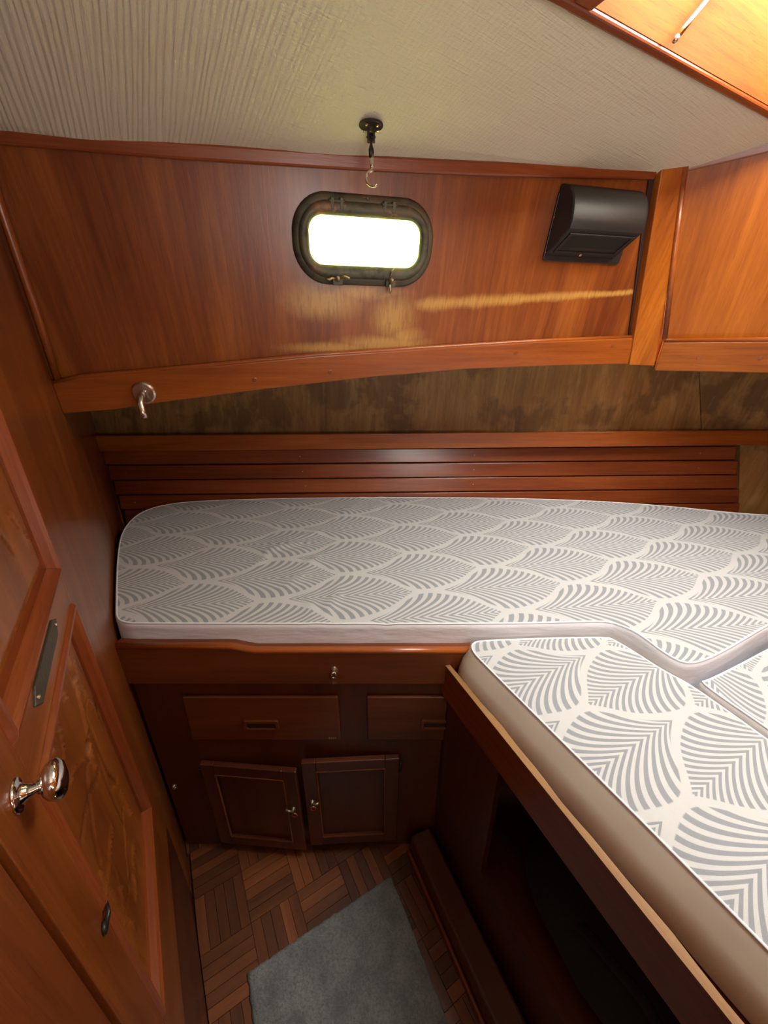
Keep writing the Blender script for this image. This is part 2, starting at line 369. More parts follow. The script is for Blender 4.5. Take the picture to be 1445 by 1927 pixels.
def rrect(cx, cy, hx, hy, r, n=8):
    pts = []
    for (sx, sy, a0) in ((1, 1, 0), (-1, 1, 90), (-1, -1, 180), (1, -1, 270)):
        for k in range(n+1):
            a = math.radians(a0+90*k/n); pts.append((cx+sx*(hx-r)+r*math.cos(a), cy+sy*(hy-r)+r*math.sin(a)))
    return pts
def plate(outer, holes, fr, t0, t1):
    """flat plate with holes; outer/holes in the frame's (p,q); t0..t1 along its normal"""
    bm = bmesh.new(); es = []
    for lp in [outer]+holes:
        vs = [bm.verts.new((p[0], p[1], t0)) for p in lp]
        es += [bm.edges.new((vs[i], vs[(i+1) % len(vs)])) for i in range(len(vs))]
    bmesh.ops.triangle_fill(bm, edges=es, use_beauty=True, use_dissolve=False)
    ex = bmesh.ops.extrude_face_region(bm, geom=list(bm.faces))
    for v_ in ex['geom']:
        if isinstance(v_, bmesh.types.BMVert): v_.co.z = t1
    O, X, Y, Z = fr; mb = MB(); bm.verts.index_update()
    mb.add([O+X*v_.co.x+Y*v_.co.y+Z*v_.co.z for v_ in bm.verts], [tuple(q.index for q in f.verts) for f in bm.faces]); bm.free(); return mb
def lerp(a, b, t): return a+(b-a)*t

# ------------------------------------------------------------------ room shell
C = .172; WA = V((-.533, .846, 0)).normalized(); WN = V((WA.y, -WA.x, 0))        # left bulkhead: along, and into the cabin
WO = V((-C, 0, 0))
def W(y, z, off=0.0):                                     # a point of the left bulkhead at depth y
    return V((-C-.63*y, y, z))+WN*off
WA = (W(1, 0)-W(0, 0)).normalized(); WN = V((WA.y, -WA.x, 0))
def wl(y): return (W(y, 0)-W(0, 0)).length*(1 if y > 0 else -1)
FL = -1.36
P2 = W(-.62, 0); P3 = P2+E1*2.05; 
# floor
fl = empty('floor', (0, .3, FL), 'parquet cabin sole of small teak fingers laid in alternating squares', kind='structure')
poly = [W(1.62, FL-.012), W(-.62, FL-.012), P3+V((.1, 0, FL-.012)), V((2.05, 1.62, FL-.012))]
mb = MB(); mb.prism([p-V((0, 0, .03)) for p in poly], (0, 0, .03)); build('subfloor', mb, 'dark', fl)
F1 = V((.866, .5, 0)); F2 = V((.5, -.866, 0))
# strips: blocks of five fingers, alternate blocks turned
BS, SW = .1215, .0243
sm = {}
cells = []
for i in range(-9, 9):
    for j in range(-6, 8):
        o = V((-.342, .498, FL))+F1*BS*i+F2*BS*j
        c = o+F1*BS/2+F2*BS/2
        if c.y > .74 or c.y < .08: continue
        if c.x < W(c.y, 0).x-.06 or c.x > .30: continue
        cells.append((c.x**2+(c.y-.5)**2, i, j, o))
cells.sort(key=lambda q: q[0])
def clipcheck(p): return p.y < .675 and p.x > W(p.y, 0).x+.002
first = {}
cnt = 0
for _, i, j, o in cells:
    turned = (i+j) % 2
    for k in range(5):
        if turned: a = o+F2*(SW*k); X = F1*BS; Y = F2*SW
        else: a = o+F1*(SW*k); X = F2*BS; Y = F1*SW
        g = .0005; xn = X.normalized(); yn = Y.normalized()
        c0 = a+X/2+Y/2
        crn = [c0+X*sx*.5+Y*sy*.5 for sx in (-1, 1) for sy in (-1, 1)]
        inside = [clipcheck(q) for q in crn]
        if not any(inside): continue
        key = turned
        if all(inside) and key in first and cnt < 300:
            ob = first[key].copy(); COL.objects.link(ob); ob.location = c0+V((0, 0, H-.012))-WORLD[fl.name]; ob.location.z += RND.uniform(-.0006, .0006); cnt += 1; continue
        # strip cut to the walls
        bmt = bmesh.new()
        mbb = MB(); mbb.box(a+xn*g+yn*g-V((0, 0, .012)), X-xn*2*g, Y-yn*2*g, (0, 0, .012))
        vs = [bmt.verts.new(p) for p in mbb.v]
        for f in mbb.f: bmt.faces.new([vs[q] for q in f])
        for (co, no) in ((V((0, .675, 0)), V((0, 1, 0))), (W(.3, 0)+WN*.002, -WN)):
            bmesh.ops.bisect_plane(bmt, geom=list(bmt.verts)+list(bmt.edges)+list(bmt.faces), plane_co=co, plane_no=no, clear_outer=True)
        if len(bmt.verts) < 4: bmt.free(); continue
        bmesh.ops.holes_fill(bmt, edges=bmt.edges, sides=12)
        bmt.verts.index_update(); m2 = MB(); m2.add([v_.co.copy() for v_ in bmt.verts], [tuple(q.index for q in f.verts) for f in bmt.faces]); bmt.free()
        ob = build('parquet_strip', m2, 'parquet', fl, grain=xn, origin=c0-V((0, 0, .012)))
        cnt += 1
        if all(inside) and key not in first: first[key] = ob
# left bulkhead with the door opening
DY0, DY1, DZ0, DZ1 = .155, .552, -1.02, .30
wlf = empty('wall_left', W(.6, FL), 'varnished mahogany bulkhead on the left, holding the carved door', kind='structure')
def wbox(y0, y1, z0, z1, d0, d1):
    return MB().hexa([W(y0, z0, d0), W(y1, z0, d0), W(y1, z1, d0), W(y0, z1, d0)], [W(y0, z0, d1), W(y1, z0, d1), W(y1, z1, d1), W(y0, z1, d1)])
build('bulkhead_panel', wbox(DY1+.004, 1.62, FL-.04, .52, -.03, 0), 'door', wlf, grain=UP)
build('bulkhead_panel', wbox(-.64, DY0-.004, FL-.04, .52, -.03, 0), 'drawer', wlf, grain=UP)  # darker wood than beyond the door: shade put into the colour
build('light_leak_panel', wbox(-.64, 1.62, FL-.04, .52, -.055, -.045), 'dark', wlf, grain=UP)  # unseen panel added behind the bulkhead to block light leaking round the door
build('kick_panel', wbox(DY0-.004, DY1+.004, FL-.04, DZ0-.006, -.03, 0), 'dark', wlf, grain=WA)
build('head_panel', wbox(DY0-.004, DY1+.004, DZ1+.006, .52, -.03, 0), 'door', wlf, grain=UP)
# far hull side: bare veneer above the shelf
def line_y(x, yl, yr, xl=-1.05, xr=1.53): return yl+(yr-yl)*(x-xl)/(xr-xl)
wf = empty('wall_far', (0, 1.6, -1.0), 'bare water-stained veneer of the hull side above the shelf', kind='structure')
seamT, seamB = V((1.235, 1.545, -.04)), V((1.275, 1.545, -.30))
mb = MB()
a, b_ = V((-1.16, 1.50, .02)), V((-1.16, 1.49, -1.0))
c_, d_ = V((1.225, 1.565, .02)), V((1.30, 1.545, -.40))
mb.hexa([V((-1.16, 1.49, -.329)), V((1.28, 1.548, -.329)), V((1.165, 1.565, .03)), V((-1.16, 1.51, .03))], [V((-1.16, 1.52, -.329)), V((1.28, 1.578, -.329)), V((1.165, 1.595, .03)), V((-1.16, 1.54, .03))])
build('veneer_panel', mb, 'veneer', wf, grain=(.05, 0, 1))
mb = MB(); mb.box((-1.22, 1.605, FL-.02), (3.25, .0, 0), (0, .02, 0), (0, 0, 1.45)); build('hull_skin', mb, 'dark', wf, grain=UP)
wr = empty('wall_right', (1.5, 1.5, -1.0), 'bare veneer of the transom behind the right end of the shelf', kind='structure')
mb = MB(); mb.hexa([V((1.290, 1.548, -.345)), V((2.0, 1.41, -.345)), V((2.0, 1.43, .03)), V((1.167, 1.565, .03))], [V((1.290, 1.578, -.345)), V((2.0, 1.44, -.345)), V((2.0, 1.46, .03)), V((1.167, 1.595, .03))])
mb.hexa([V((1.590, 1.460, -1.0)), V((2.0, 1.40, -1.0)), V((2.0, 1.42, -.347)), V((1.430, 1.53, -.347))], [V((1.590, 1.490, -1.0)), V((2.0, 1.43, -1.0)), V((2.0, 1.45, -.347)), V((1.430, 1.56, -.347))])
build('veneer_panel', mb, 'veneer', wr, grain=(.25, 0, 1))
mb = MB(); mb.prism([V((1.95, 1.62, FL)), V((2.05, 1.62, FL)), V((2.05, .1, FL)), V((1.95, .1, FL))], (0, 0, 1.95)); build('end_panel', mb, 'orange', wr, grain=UP)
wb = empty('wall_back', P2+E1+V((0, 0, FL)), 'varnished bulkhead behind the photographer', kind='structure')
mb = MB(); mb.box(P2+V((-.1, -.05, FL)), E1*2.2, E2*.03, (0, 0, 1.95)); build('bulkhead_panel', mb, 'orange', wb, grain=UP)

# ceiling
def ceil_z(x, y):
    d = max(0, .99+.22*x-y)*.977; d2 = min(d, .6)
    return .326+.03*(x+.65)+.25*d2-.2*d2*d2
bm = bmesh.new(); us = sorted(set([round(-1.7+.1*i, 3) for i in range(33)]+[0, HU])); vs_ = sorted(set([round(-.9+.1*i, 3) for i in range(27)]+[0, HV]))
us = [u for u in us if not (0 < u < HU)]; vs_ = [v for v in vs_ if not (0 < v < HV)]
gv = {}
for u in us:
    for v in vs_:
        p = HC+E1*u+E2*v; p.z = ceil_z(p.x, p.y); gv[(u, v)] = bm.verts.new(p)
for i in range(len(us)-1):
    for j in range(len(vs_)-1):
        if us[i] == 0 and vs_[j] == 0: continue
        bm.faces.new([gv[(us[i], vs_[j])], gv[(us[i+1], vs_[j])], gv[(us[i+1], vs_[j+1])], gv[(us[i], vs_[j+1])]])
# cut where the ceiling meets the panels and bulkheads
RT = V((.69, 1.119, .385)); RB = V((.816, 1.245, -.035)); RX = V((.8944, -.4472, 0)); RN = V((-.41487, -.82974, -.37338)); RY = RN.cross(RX)
for co, no in ((PO+PY*.4-PN*.0, -PN), (RT-RN*.0, -RN), (W(.3, 0)-WN*.005, -WN), (P2, -V((-E1.y, E1.x, 0)))):
    bmesh.ops.bisect_plane(bm, geom=list(bm.verts)+list(bm.edges)+list(bm.faces), plane_co=co, plane_no=no, clear_outer=True)
ex = bmesh.ops.extrude_face_region(bm, geom=list(bm.faces))
for v_ in ex['geom']:
    if isinstance(v_, bmesh.types.BMVert): v_.co.z += .02
bm.verts.index_update(); mb = MB(); mb.add([v_.co.copy() for v_ in bm.verts], [tuple(q.index for q in f.verts) for f in bm.faces]); bm.free()
ce = build('ceiling', mb, 'ceiling', gorigin=V((-.65, .85, 0)), gframe=(WA, WN, UP), smooth=False)
tag(ce, 'cream ribbed vinyl headliner under the deck', kind='structure')

# upper panel (hull side) with the porthole hole
PF = (PO, PX, PY, PN)
def Q(p, q, t=0.0): return PO+PX*p+PY*q+PN*t
wo = empty('wall_outboard', Q(0, -.1), 'varnished panel of the cabin side around the porthole, bleached below it', kind='structure')
PCX, PCY = -.055, .221
mb = plate([(-.82, -.10), (.71, -.02), (.745, -.02), (.645, .44), (-.755, .44)], [rrect(PCX, PCY, .135, .055, .05)], PF, 0, -.012)
build('veneer_panel', mb, 'panel', wo, gorigin=PO, gframe=(PY, PX, PN))
mb = MB(); mb.hexa([Q(-.80, -.115, -.012), Q(.76, -.03, -.012), V((1.25, 1.56, .0)), V((-1.13, 1.5, -.10))], [Q(-.80, -.10, -.012), Q(.76, -.01, -.012), V((1.25, 1.56, .02)), V((-1.13, 1.5, -.08))])
build('locker_bottom', mb, 'dark', wo, grain=PX)
# rail below the panel: a long sprung board with bead, and bungs over the screws
top = [(-.762, -.070), (-.70, -.058), (-.42, -.035), (-.166, -.012), (.111, .004), (.416, .021), (.733, .034)]
bot = [(-.768, -.140), (-.66, -.134), (-.559, -.120), (-.304, -.092), (-.029, -.066), (.24, -.049), (.50, -.042), (.745, -.040)]
rail = empty('trim_1', Q(0, -.08), 'long bowed mahogany rail under the porthole panel, dropping to the left', kind='structure')
mb = MB(); mb.prism([Q(p, q, 0) for p, q in bot+top[::-1]], PN*.018); build('rail_board', mb, 'rail', rail, grain=PX, bevel=.0035, bseg=3)
mb = MB(); mb.tube([Q(p, q+.001, .012) for p, q in top], .0055, 8); build('bead', mb, 'rail', rail, grain=PX, smooth=True)
for p, q in ((-.141, -.052), (-.327, -.068), (.366, -.007), (.668, .012)):
    mb = MB(); mb.lathe(Q(p, q, .016), PN, [(0, .0055), (.0028, .0055), (.0032, .004)], 12); build('bung', mb, 'door', rail, grain=UP)
tr = empty('trim_2', Q(0, .34), 'dark mahogany cornice between headliner and porthole panel', kind='structure')
pts = [(-.70, .330), (-.418, .332), (-.043, .341), (.185, .350), (.438, .363), (.618, .373)]
mb = MB(); mb.prism([Q(p, q-.002, 0) for p, q in pts]+[Q(p, q+.022, 0) for p, q in pts[::-1]], PN*.014); build('cornice', mb, 'red', tr, grain=PX, bevel=.004)
tr = empty('trim_3', Q(-.73, .1), 'rounded corner moulding between left bulkhead and porthole panel', kind='structure')
mb = MB(); mb.tube([Q(-.707, .36, .008), Q(-.722, .254, .008), Q(-.734, .112, .008), Q(-.752, -.064, .008)], .0075, 10); build('corner_moulding', mb, 'rail', tr, grain=UP, smooth=True)
# corner post
tr = empty('trim_4', Q(.75, .0), 'broad mahogany corner post between the porthole panel and the right panel', kind='structure')
fa = [Q(.747, -.041, .022), RB+RN*.022+V((0, 0, -.004)), RT+RN*.02+RY*.05, Q(.610, .42, .022)]
mb = MB(); mb.hexa(fa, [fa[0]-PN*.03, fa[1]-PN*.035, fa[2]-PN*.035, fa[3]-PN*.03]); build('post', mb, 'orange', tr, grain=PY, bevel=.002)
mb = MB(); mb.tube([RB+RX*.004+RN*.022+RY*.075, RT-RX*.004+RN*.02+RY*.0], .007, 8); build('bead', mb, 'rail', tr, grain=UP, smooth=True)
for p in (Q(.757, .02, .0215), Q(.735, .165, .0215)):
    mb = MB(); mb.lathe(p, PN, [(0, .0055), (.0012, .0055), (.002, .004)], 12); build('bung', mb, 'door', tr, grain=UP)
mb = MB(); mb.prism([Q(.733, -.002, .0005), Q(.749, -.002, .0005), Q(.622, .40, .0005), Q(.600, .40, .0005)], PN*.004); build('painted_shadow_strip', mb, 'hole', tr, grain=PY)  # added dark strip: shade of the post's side face put into colour
# right panel
wq = empty('wall_quarter', RB+RX*.3, 'orange varnished panel to the right of the corner post', kind='structure')
mb = MB(); rq = [RB-RY*.02, RB-RY*.02+RX*1.25, RB+RY*.50+RX*1.25, RB+RY*.50-RX*.085]; mb.hexa(rq, [p-RN*.012 for p in rq]); build('veneer_panel', mb, 'orange', wq, gorigin=RB, gframe=(RY, RX, RN))
mb = MB(); mb.hexa([RB-RY*.02, RB-RY*.02+RX*1.25, V((2.0, 1.45, 0)), V((1.22, 1.58, 0))], [RB, RB+RX*1.25, V((2.0, 1.45, .02)), V((1.22, 1.58, .02))]); build('locker_bottom', mb, 'dark', wq)
rl = empty('trim_5', RB+RX*.3+RY*.03, 'orange rail along the foot of the right panel', kind='structure')
mb = MB(); mb.box(RB+RX*.004-RY*.022, RX*1.22, RY*.085, RN*.018); build('rail_board', mb, 'orange', rl, grain=RX, bevel=.0035, bseg=3)
mb = MB(); mb.tube([RB+RX*.006+RY*.066+RN*.012, RB+RX*1.2+RY*.066+RN*.012], .0065, 8); build('bead', mb, 'rail', rl, grain=RX, smooth=True)
for a in (.10, .235): mb = MB(); mb.lathe(RB+RX*a+RY*.02+RN*.016, RN, [(0, .0055), (.0028, .0055), (.0032, .004)], 12); build('bung', mb, 'door', rl, grain=UP)
tr = empty('trim_6', RB+RX*.3+RY*.45, 'dark cornice above the right panel', kind='structure')
mb = MB(); mb.prism([RT+RX*0+RY*-.01, RT+RX*.13-RY*.0, RT+RX*.5+RY*.03, RT+RX*1.2+RY*.09, RT+RX*1.2+RY*.13, RT+RX*.5+RY*.07, RT+RX*.13+RY*.04, RT+RY*.04], RN*.012); build('cornice', mb, 'red', tr, grain=RX, bevel=.003)

# ------------------------------------------------------------------ porthole
win = empty('window_1', Q(PCX, PCY-.09), 'small oblong bronze porthole glowing with daylight', kind='structure')
def ringmb(prof, n=10, pc=(PCX, PCY)):
    """prof: list of (half x, half y, corner r, t) closed around the section"""
    mb = MB(); rings = [[Q(x, y, t) for x, y in rrect(pc[0], pc[1], hx, hy, r, n)] for hx, hy, r, t in prof]
    rings.append(rings[0]); return mb.loft(rings, cap=False)
build('spigot', ringmb([(.153, .079, .070, -.001), (.156, .082, .073, .004), (.150, .077, .070, .010), (.143, .069, .064, .011), (.133, .055, .050, .010), (.132, .054, .049, -.07), (.150, .076, .066, -.07)]), 'bronze', win, smooth=True, weld=True)
build('glazing_frame', ringmb([(.141, .067, .060, .011), (.142, .068, .061, .019), (.136, .062, .056, .024), (.127, .050, .036, .022), (.1215, .0435, .029, .018), (.1215, .0435, .029, .011)]), 'bronze', win, smooth=True, weld=True)
mb = MB(); mb.prism([Q(x, y, .013) for x, y in rrect(PCX, PCY, .128, .048, .042)], -PN*.0015); build('pane', mb, 'glass', win)
for dx in (-.062, .048):
    mb = MB(); o = Q(PCX+dx, PCY+.073, .010); mb.box(o-PX*.013, PX*.007, PY*-.020, PN*.014); mb.box(o+PX*.006, PX*.007, PY*-.020, PN*.014)
    mb.tube([o-PX*.016-PY*.006+PN*.010, o+PX*.016-PY*.006+PN*.010], .0035, 8); build('hinge', mb, 'bronze', win, bevel=.001)
for dx, ang in ((-.063, 8), (.060, 86)):
    o = Q(PCX+dx, PCY-.068, .016); a = math.radians(ang); X = PX*math.cos(a)+PY*math.sin(a); Y = PN.cross(X)
    mb = MB(); mb.box(Q(PCX+dx-.012, PCY-.082, .008), PX*.024, PY*.024, PN*.010); lug = build('dog_lug', mb, 'bronze', win, bevel=.002)
    mb = MB(); mb.lathe(o, PN, [(0, .0075), (.006, .007), (.009, .0045), (.014, .004)], 14)
    for s in (1, -1):
        mb.tube([o+PN*.005+X*s*.005, o+PN*.009+X*s*.012+Y*.003, o+PN*.013+X*s*.020+Y*.001, o+PN*.014+X*s*.026-Y*.002*s], [.0042, .0034, .0032, .0022], 8, flat=.6)
    build('wing_nut', mb, 'brass', win, smooth=True)
for dx in (0.003,):
    mb = MB(); mb.lathe(Q(PCX+dx, PCY+.0755, .0095), PN, [(0, .004), (.002, .0035), (.0026, .002)], 10); build('screw', mb, 'plaque', win)

# ------------------------------------------------------------------ hatch
ht = empty('ceiling_hatch', hc, 'square wood-lined deck hatch opening, bright with daylight, at upper right', 'hatch')
def HP(u, v, z): return V((HC.x, HC.y, 0))+E1*u+E2*v+V((0, 0, z))
TW = .0136
zt, zb = HC.z+.03, HC.z-.002
def hframe(u0, v0, u1, v1):
    return MB().hexa([HP(u0, v0, zb), HP(u1, v0, zb), HP(u1, v1, zb), HP(u0, v1, zb)], [HP(u0, v0, zt), HP(u1, v0, zt), HP(u1, v1, zt), HP(u0, v1, zt)])
build('trim_strip', hframe(-.60, -TW, HU+TW, 0), 'red', ht, grain=E1, bevel=.003)
build('trim_strip', hframe(-TW, HV, HU+TW, HV+TW), 'red', ht, grain=E1, bevel=.003)
build('trim_strip', hframe(-.032, .0, 0, HV), 'red', ht, grain=E2, bevel=.003)
build('trim_strip', hframe(HU, .0, HU+TW, HV), 'red', ht, grain=E2, bevel=.003)
def hwall(u0, v0, u1, v1, g):
    z0, z1 = zb+.006, HC.z+.21
    return build('coaming_board', MB().hexa([HP(u0, v0, z0), HP(u1, v0, z0), HP(u1, v1, z0), HP(u0, v1, z0)], [HP(u0, v0, z1), HP(u1, v0, z1), HP(u1, v1, z1), HP(u0, v1, z1)]), 'coaming', ht, grain=g)
hwall(-.02, -.02, HU+.02, .001, E1); hwall(-.02, HV-.001, HU+.02, HV+.02, E1); hwall(-.02, .001, .001, HV-.001, E2); hwall(HU-.001, .001, HU+.02, HV-.001, E2)
# stay rod of the hatch
a = V((.4137, .766, .4044)); b_ = V((.461, .792, .459)); d = b_-a
hs = empty('hatch_stay', a, 'slender polished steel rod hanging inside the bright hatch opening', 'hatch stay')
mb = MB(); mb.tube([a+d*.05, a+d*.6, a+d*2.4], .0036, 12); build('rod', mb, 'chrome', hs, smooth=True)
mb = MB(); mb.lathe(a, d, [(-.003, .001), (-.002, .003), (.001, .0041), (.004, .0041), (.006, .0034)], 14); build('end_cap', mb, 'steel', hs, smooth=True)

# ------------------------------------------------------------------ hanging hook on the ceiling
hp = V((-.023, .895, ceil_z(-.023, .895)-.001))
hk = empty('ceiling_hook', hp, 'dark metal swivel hook hanging from the headliner in front of the porthole', 'hook')
mb = MB(); mb.lathe(hp+V((0, 0, .001)), -UP, [(0, .0215), (.0025, .0215), (.0035, .0195)], 24); build('mounting_plate', mb, 'darkmetal', hk, smooth=False)
for a in (.6, 2.5, 4.2, 5.6): mb = MB(); mb.lathe(hp+V((math.cos(a)*.0145, math.sin(a)*.0145, -.004)), -UP, [(0, .003), (.0018, .0025), (.0022, .001)], 8); build('screw', mb, 'steel', hk)
mb = MB(); mb.box(hp+V((-.007, -.003, -.004)), (.0045, 0, 0), (0, .006, 0), (0, 0, -.020)); mb.box(hp+V((.0025, -.003, -.004)), (.0045, 0, 0), (0, .006, 0), (0, 0, -.020)); build('yoke', mb, 'darkmetal', hk, bevel=.001)
mb = MB(); mb.tube([hp+V((0, 0, -.010)), hp+V((0, 0, -.026)), hp+V((0, 0, -.034)), hp+V((0, 0, -.044))], [.003, .0026, .0058, .0052], 12, flat=.7); mb.tube([hp+V((-.008, 0, -.016)), hp+V((.008, 0, -.016))], .0018, 8); build('swivel', mb, 'darkmetal', hk, smooth=True)
mb = MB(); z0 = -.040
path = [hp+V((0, 0, z0)), hp+V((.001, 0, z0-.015)), hp+V((.0015, -.001, z0-.024))]
for k in range(13):
    a = math.radians(95+k*17.5); path.append(hp+V((.003+.0125*math.cos(a), -.002-.0006*k, z0-.036+.0125*math.sin(a))))
mb.tube(path, [.0042, .0036, .003]+[.0024]*13, 10); build('hook', mb, 'steel', hk, smooth=True)

# ------------------------------------------------------------------ black housing on the panel
sb = empty('wall_speaker', Q(.50, .208), 'black plastic housing with sloping grille, mounted on the panel near the corner post', 'speaker')
mb = MB(); mb.prism([Q(x, y, 0) for x, y in rrect(.496, .271, .109, .066, .006, 4)], PN*.006); build('back_plate', mb, 'black', sb, bevel=.0015)
def sec(t):   # side profile (q, depth)
    return t
prof = [(.216, .006), (.219, .012), (.266, .074), (.269, .0775), (.275, .0795), (.290, .0792), (.305, .0765), (.318, .0715), (.329, .064), (.338, .054), (.345, .040), (.349, .024), (.350, .006)]
prof = prof[:4]+[(.2725+.0775*(1-math.cos(a_)) if False else .272+.077*math.sin(a_), .006+.0738*math.cos(a_)**.75) for a_ in [PI/2*i_/14 for i_ in range(1, 14)]]+[(.3495, .012), (.350, .006)]
rings = []
for p, k in ((.3885, .93), (.391, .985), (.395, 1.0), (.485, 1.0), (.574, 1.0), (.579, .985), (.583, .93)):
    rings.append([Q(p, .285+(q-.285)*(.97 if k < .95 else 1), .006+(t-.006)*k) for q, t in prof])
mb = MB(); mb.loft(rings); build('shell', mb, 'black', sb, smooth=True, sharp=32)
# grille recessed frame on the sloping underside
g0, g1 = V((0, .226, .0195)), V((0, .261, .0672))
sl = (Q(0, g1.y, g1.z)-Q(0, g0.y, g0.z)); sn = sl.cross(PX).normalized()
if sn.dot(UP) > 0: sn = -sn
mb = MB(); 
for (p0, p1, f0, f1) in ((.400, .572, -.02, .07), (.400, .572, .95, 1.04), (.400, .408, .0, 1.0), (.564, .572, .0, 1.0)):
    mb.box(Q(p0, g0.y, g0.z)+sl*f0, PX*(p1-p0), sl*(f1-f0), sn*.003)
build('grille_frame', mb, 'black', sb, bevel=.0008)
mb = MB(); mb.box(Q(.408, g0.y, g0.z)+sl*.06, PX*.156, sl*.9, sn*.0008); build('grille', mb, 'grille', sb)
mb = MB(); mb.lathe(Q(.478, .2225, .0165)+sn*.001, sn, [(0, .0045), (.0025, .004), (.003, .002)], 12); build('screw', mb, 'steel', sb)
for q in (.222, .330-.04):
    mb = MB(); mb.lathe(Q(.3905, q, .0055), PN, [(0, .003), (.002, .0028), (.003, .0012)], 10); build('screw', mb, 'screw', sb)

# ------------------------------------------------------------------ coat hook on the rail
o = Q(-.582, -.094, .018)
ch = empty('coat_hook', o, 'brushed steel coat hook with round rose on the left end of the rail', 'coat hook')
mb = MB(); mb.lathe(o, PN, [(0, .0255), (.003, .0255), (.006, .022), (.008, .010)], 32); build('rose', mb, 'steel', ch, smooth=False)
mb = MB(); mb.tube([o+PN*.004, o+PN*.022, o+PN*.034-UP*.003, o+PN*.040-UP*.012, o+PN*.043-UP*.028+PX*.002, o+PN*.048-UP*.042+PX*.004], [.008, .008, .0085, .0085, .008, .0068], 16); build('peg', mb, 'steel', ch, smooth=True)

# ------------------------------------------------------------------ door in the left bulkhead
dr = empty('door_1', W(.35, DZ0), 'carved mahogany cabin door with round metal knob and brass plaque, in the left bulkhead', kind='structure')
def dbox(y0, y1, z0, z1, d0=-.024, d1=.004): return wbox(y0, y1, z0, z1, d0, d1)
UPZ0, UPZ1, LPZ0, LPZ1 = -.292, .22, -.835, -.352     # panel openings
SY0, SY1 = .212, .470
build('stile', dbox(DY0, SY0, DZ0, DZ1), 'door', dr, grain=UP, bevel=.001)
build('stile', dbox(SY1, DY1, DZ0, DZ1), 'door', dr, grain=UP, bevel=.001)
for z0, z1 in ((DZ0, LPZ0), (LPZ1, UPZ0), (UPZ1, DZ1)): build('rail', dbox(SY0, SY1, z0, z1), 'door', dr, grain=WA, bevel=.001)
def carved(z0, z1, seed, style):
    rnd = random.Random(seed); ny, nz = 80, 130; m_ = .012
    ya, yb = SY0-.001, SY1+.001
    wy = wl(yb)-wl(ya); hz = z1-z0
    curves = []
    for k in range(26 if style == 0 else 22):
        x, y = rnd.uniform(.1, .9)*wy, rnd.uniform(.08, .92)*hz; a = rnd.uniform(0, 6.28) if style == 0 else rnd.gauss(1.5, .5)
        pts = []; bend = rnd.uniform(-.35, .35)
        for s in range(rnd.randint(6, 16) if style == 0 else rnd.randint(10, 22)):
            pts.append((x, y)); x += .008*math.cos(a); y += .008*math.sin(a); a += bend*(.6 if style == 0 else .12)+rnd.uniform(-.2, .2)
        curves.append((pts, rnd.choice((-1, -1, 1, 1)), rnd.uniform(.0020, .0040), rnd.uniform(.0032, .0060)))
    g = {}
    hgt = [[0.0]*(nz+1) for _ in range(ny+1)]
    for pts, sgn, wd, am in curves:
        for (px, py) in pts:
            ci, cj = px/wy*ny, py/hz*nz
            for i in range(max(0, int(ci)-4), min(ny, int(ci)+5)+1):
                for j in range(max(0, int(cj)-4), min(nz, int(cj)+5)+1):
                    dd = ((i/ny*wy-px)**2+(j/nz*hz-py)**2)/(wd*wd)
                    if dd < 6: 
                        vv = sgn*am*math.exp(-dd)
                        if abs(vv) > abs(hgt[i][j]): hgt[i][j] = vv
    mb = MB(); vs = []
    for i in range(ny+1):
        for j in range(nz+1):
            x, y = i/ny*wy, j/nz*hz
            e_ = min(x, wy-x, y, hz-y); base = -.012
            if e_ > .030: base = -.004
            elif e_ > .022: base = -.012+(e_-.022)/.008*.008
            hh = hgt[i][j] if e_ > .036 else 0
            yy = ya+(yb-ya)*i/ny
            vs.append(W(yy, z0+y, base+hh))
    n1 = nz+1
    fs = [(i*n1+j, (i+1)*n1+j, (i+1)*n1+j+1, i*n1+j+1) for i in range(ny) for j in range(nz)]
    mb.add(vs, fs)
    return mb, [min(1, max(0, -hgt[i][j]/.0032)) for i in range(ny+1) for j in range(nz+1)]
for (z0, z1, sd, st) in ((UPZ0, UPZ1, 3, 0), (LPZ0, LPZ1, 8, 1)):
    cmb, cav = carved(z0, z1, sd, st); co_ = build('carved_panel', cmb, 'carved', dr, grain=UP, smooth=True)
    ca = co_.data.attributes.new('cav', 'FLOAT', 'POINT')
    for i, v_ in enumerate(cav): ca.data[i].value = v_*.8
    # bolection moulding round each panel: four mitred lengths
    c4 = [(SY0, z0), (SY1, z0), (SY1, z1), (SY0, z1)]
    mw = .011
    ins = [(SY0+mw, z0+mw*1.2), (SY1-mw, z0+mw*1.2), (SY1-mw, z1-mw*1.2), (SY0+mw, z1-mw*1.2)]
    for k in range(4):
        j = (k+1) % 4; secs = []
        for q in (k, j):
            (ya, za), (yb, zb_) = c4[q], ins[q]
            ya2, za2 = ya-(yb-ya)*.25, za-(zb_-za)*.25
            prf = [(0, -.014), (0, .0045), (.2, .009), (.45, .0095), (.7, .005), (1, -.004), (1, -.014)]
            secs.append([W(lerp(ya2, yb, f), lerp(za2, zb_, f), d) for f, d in prf])
        mb = MB(); mb.loft(secs); build('moulding', mb, 'red', dr, grain=WA if k in (0, 2) else UP, bevel=.0006)
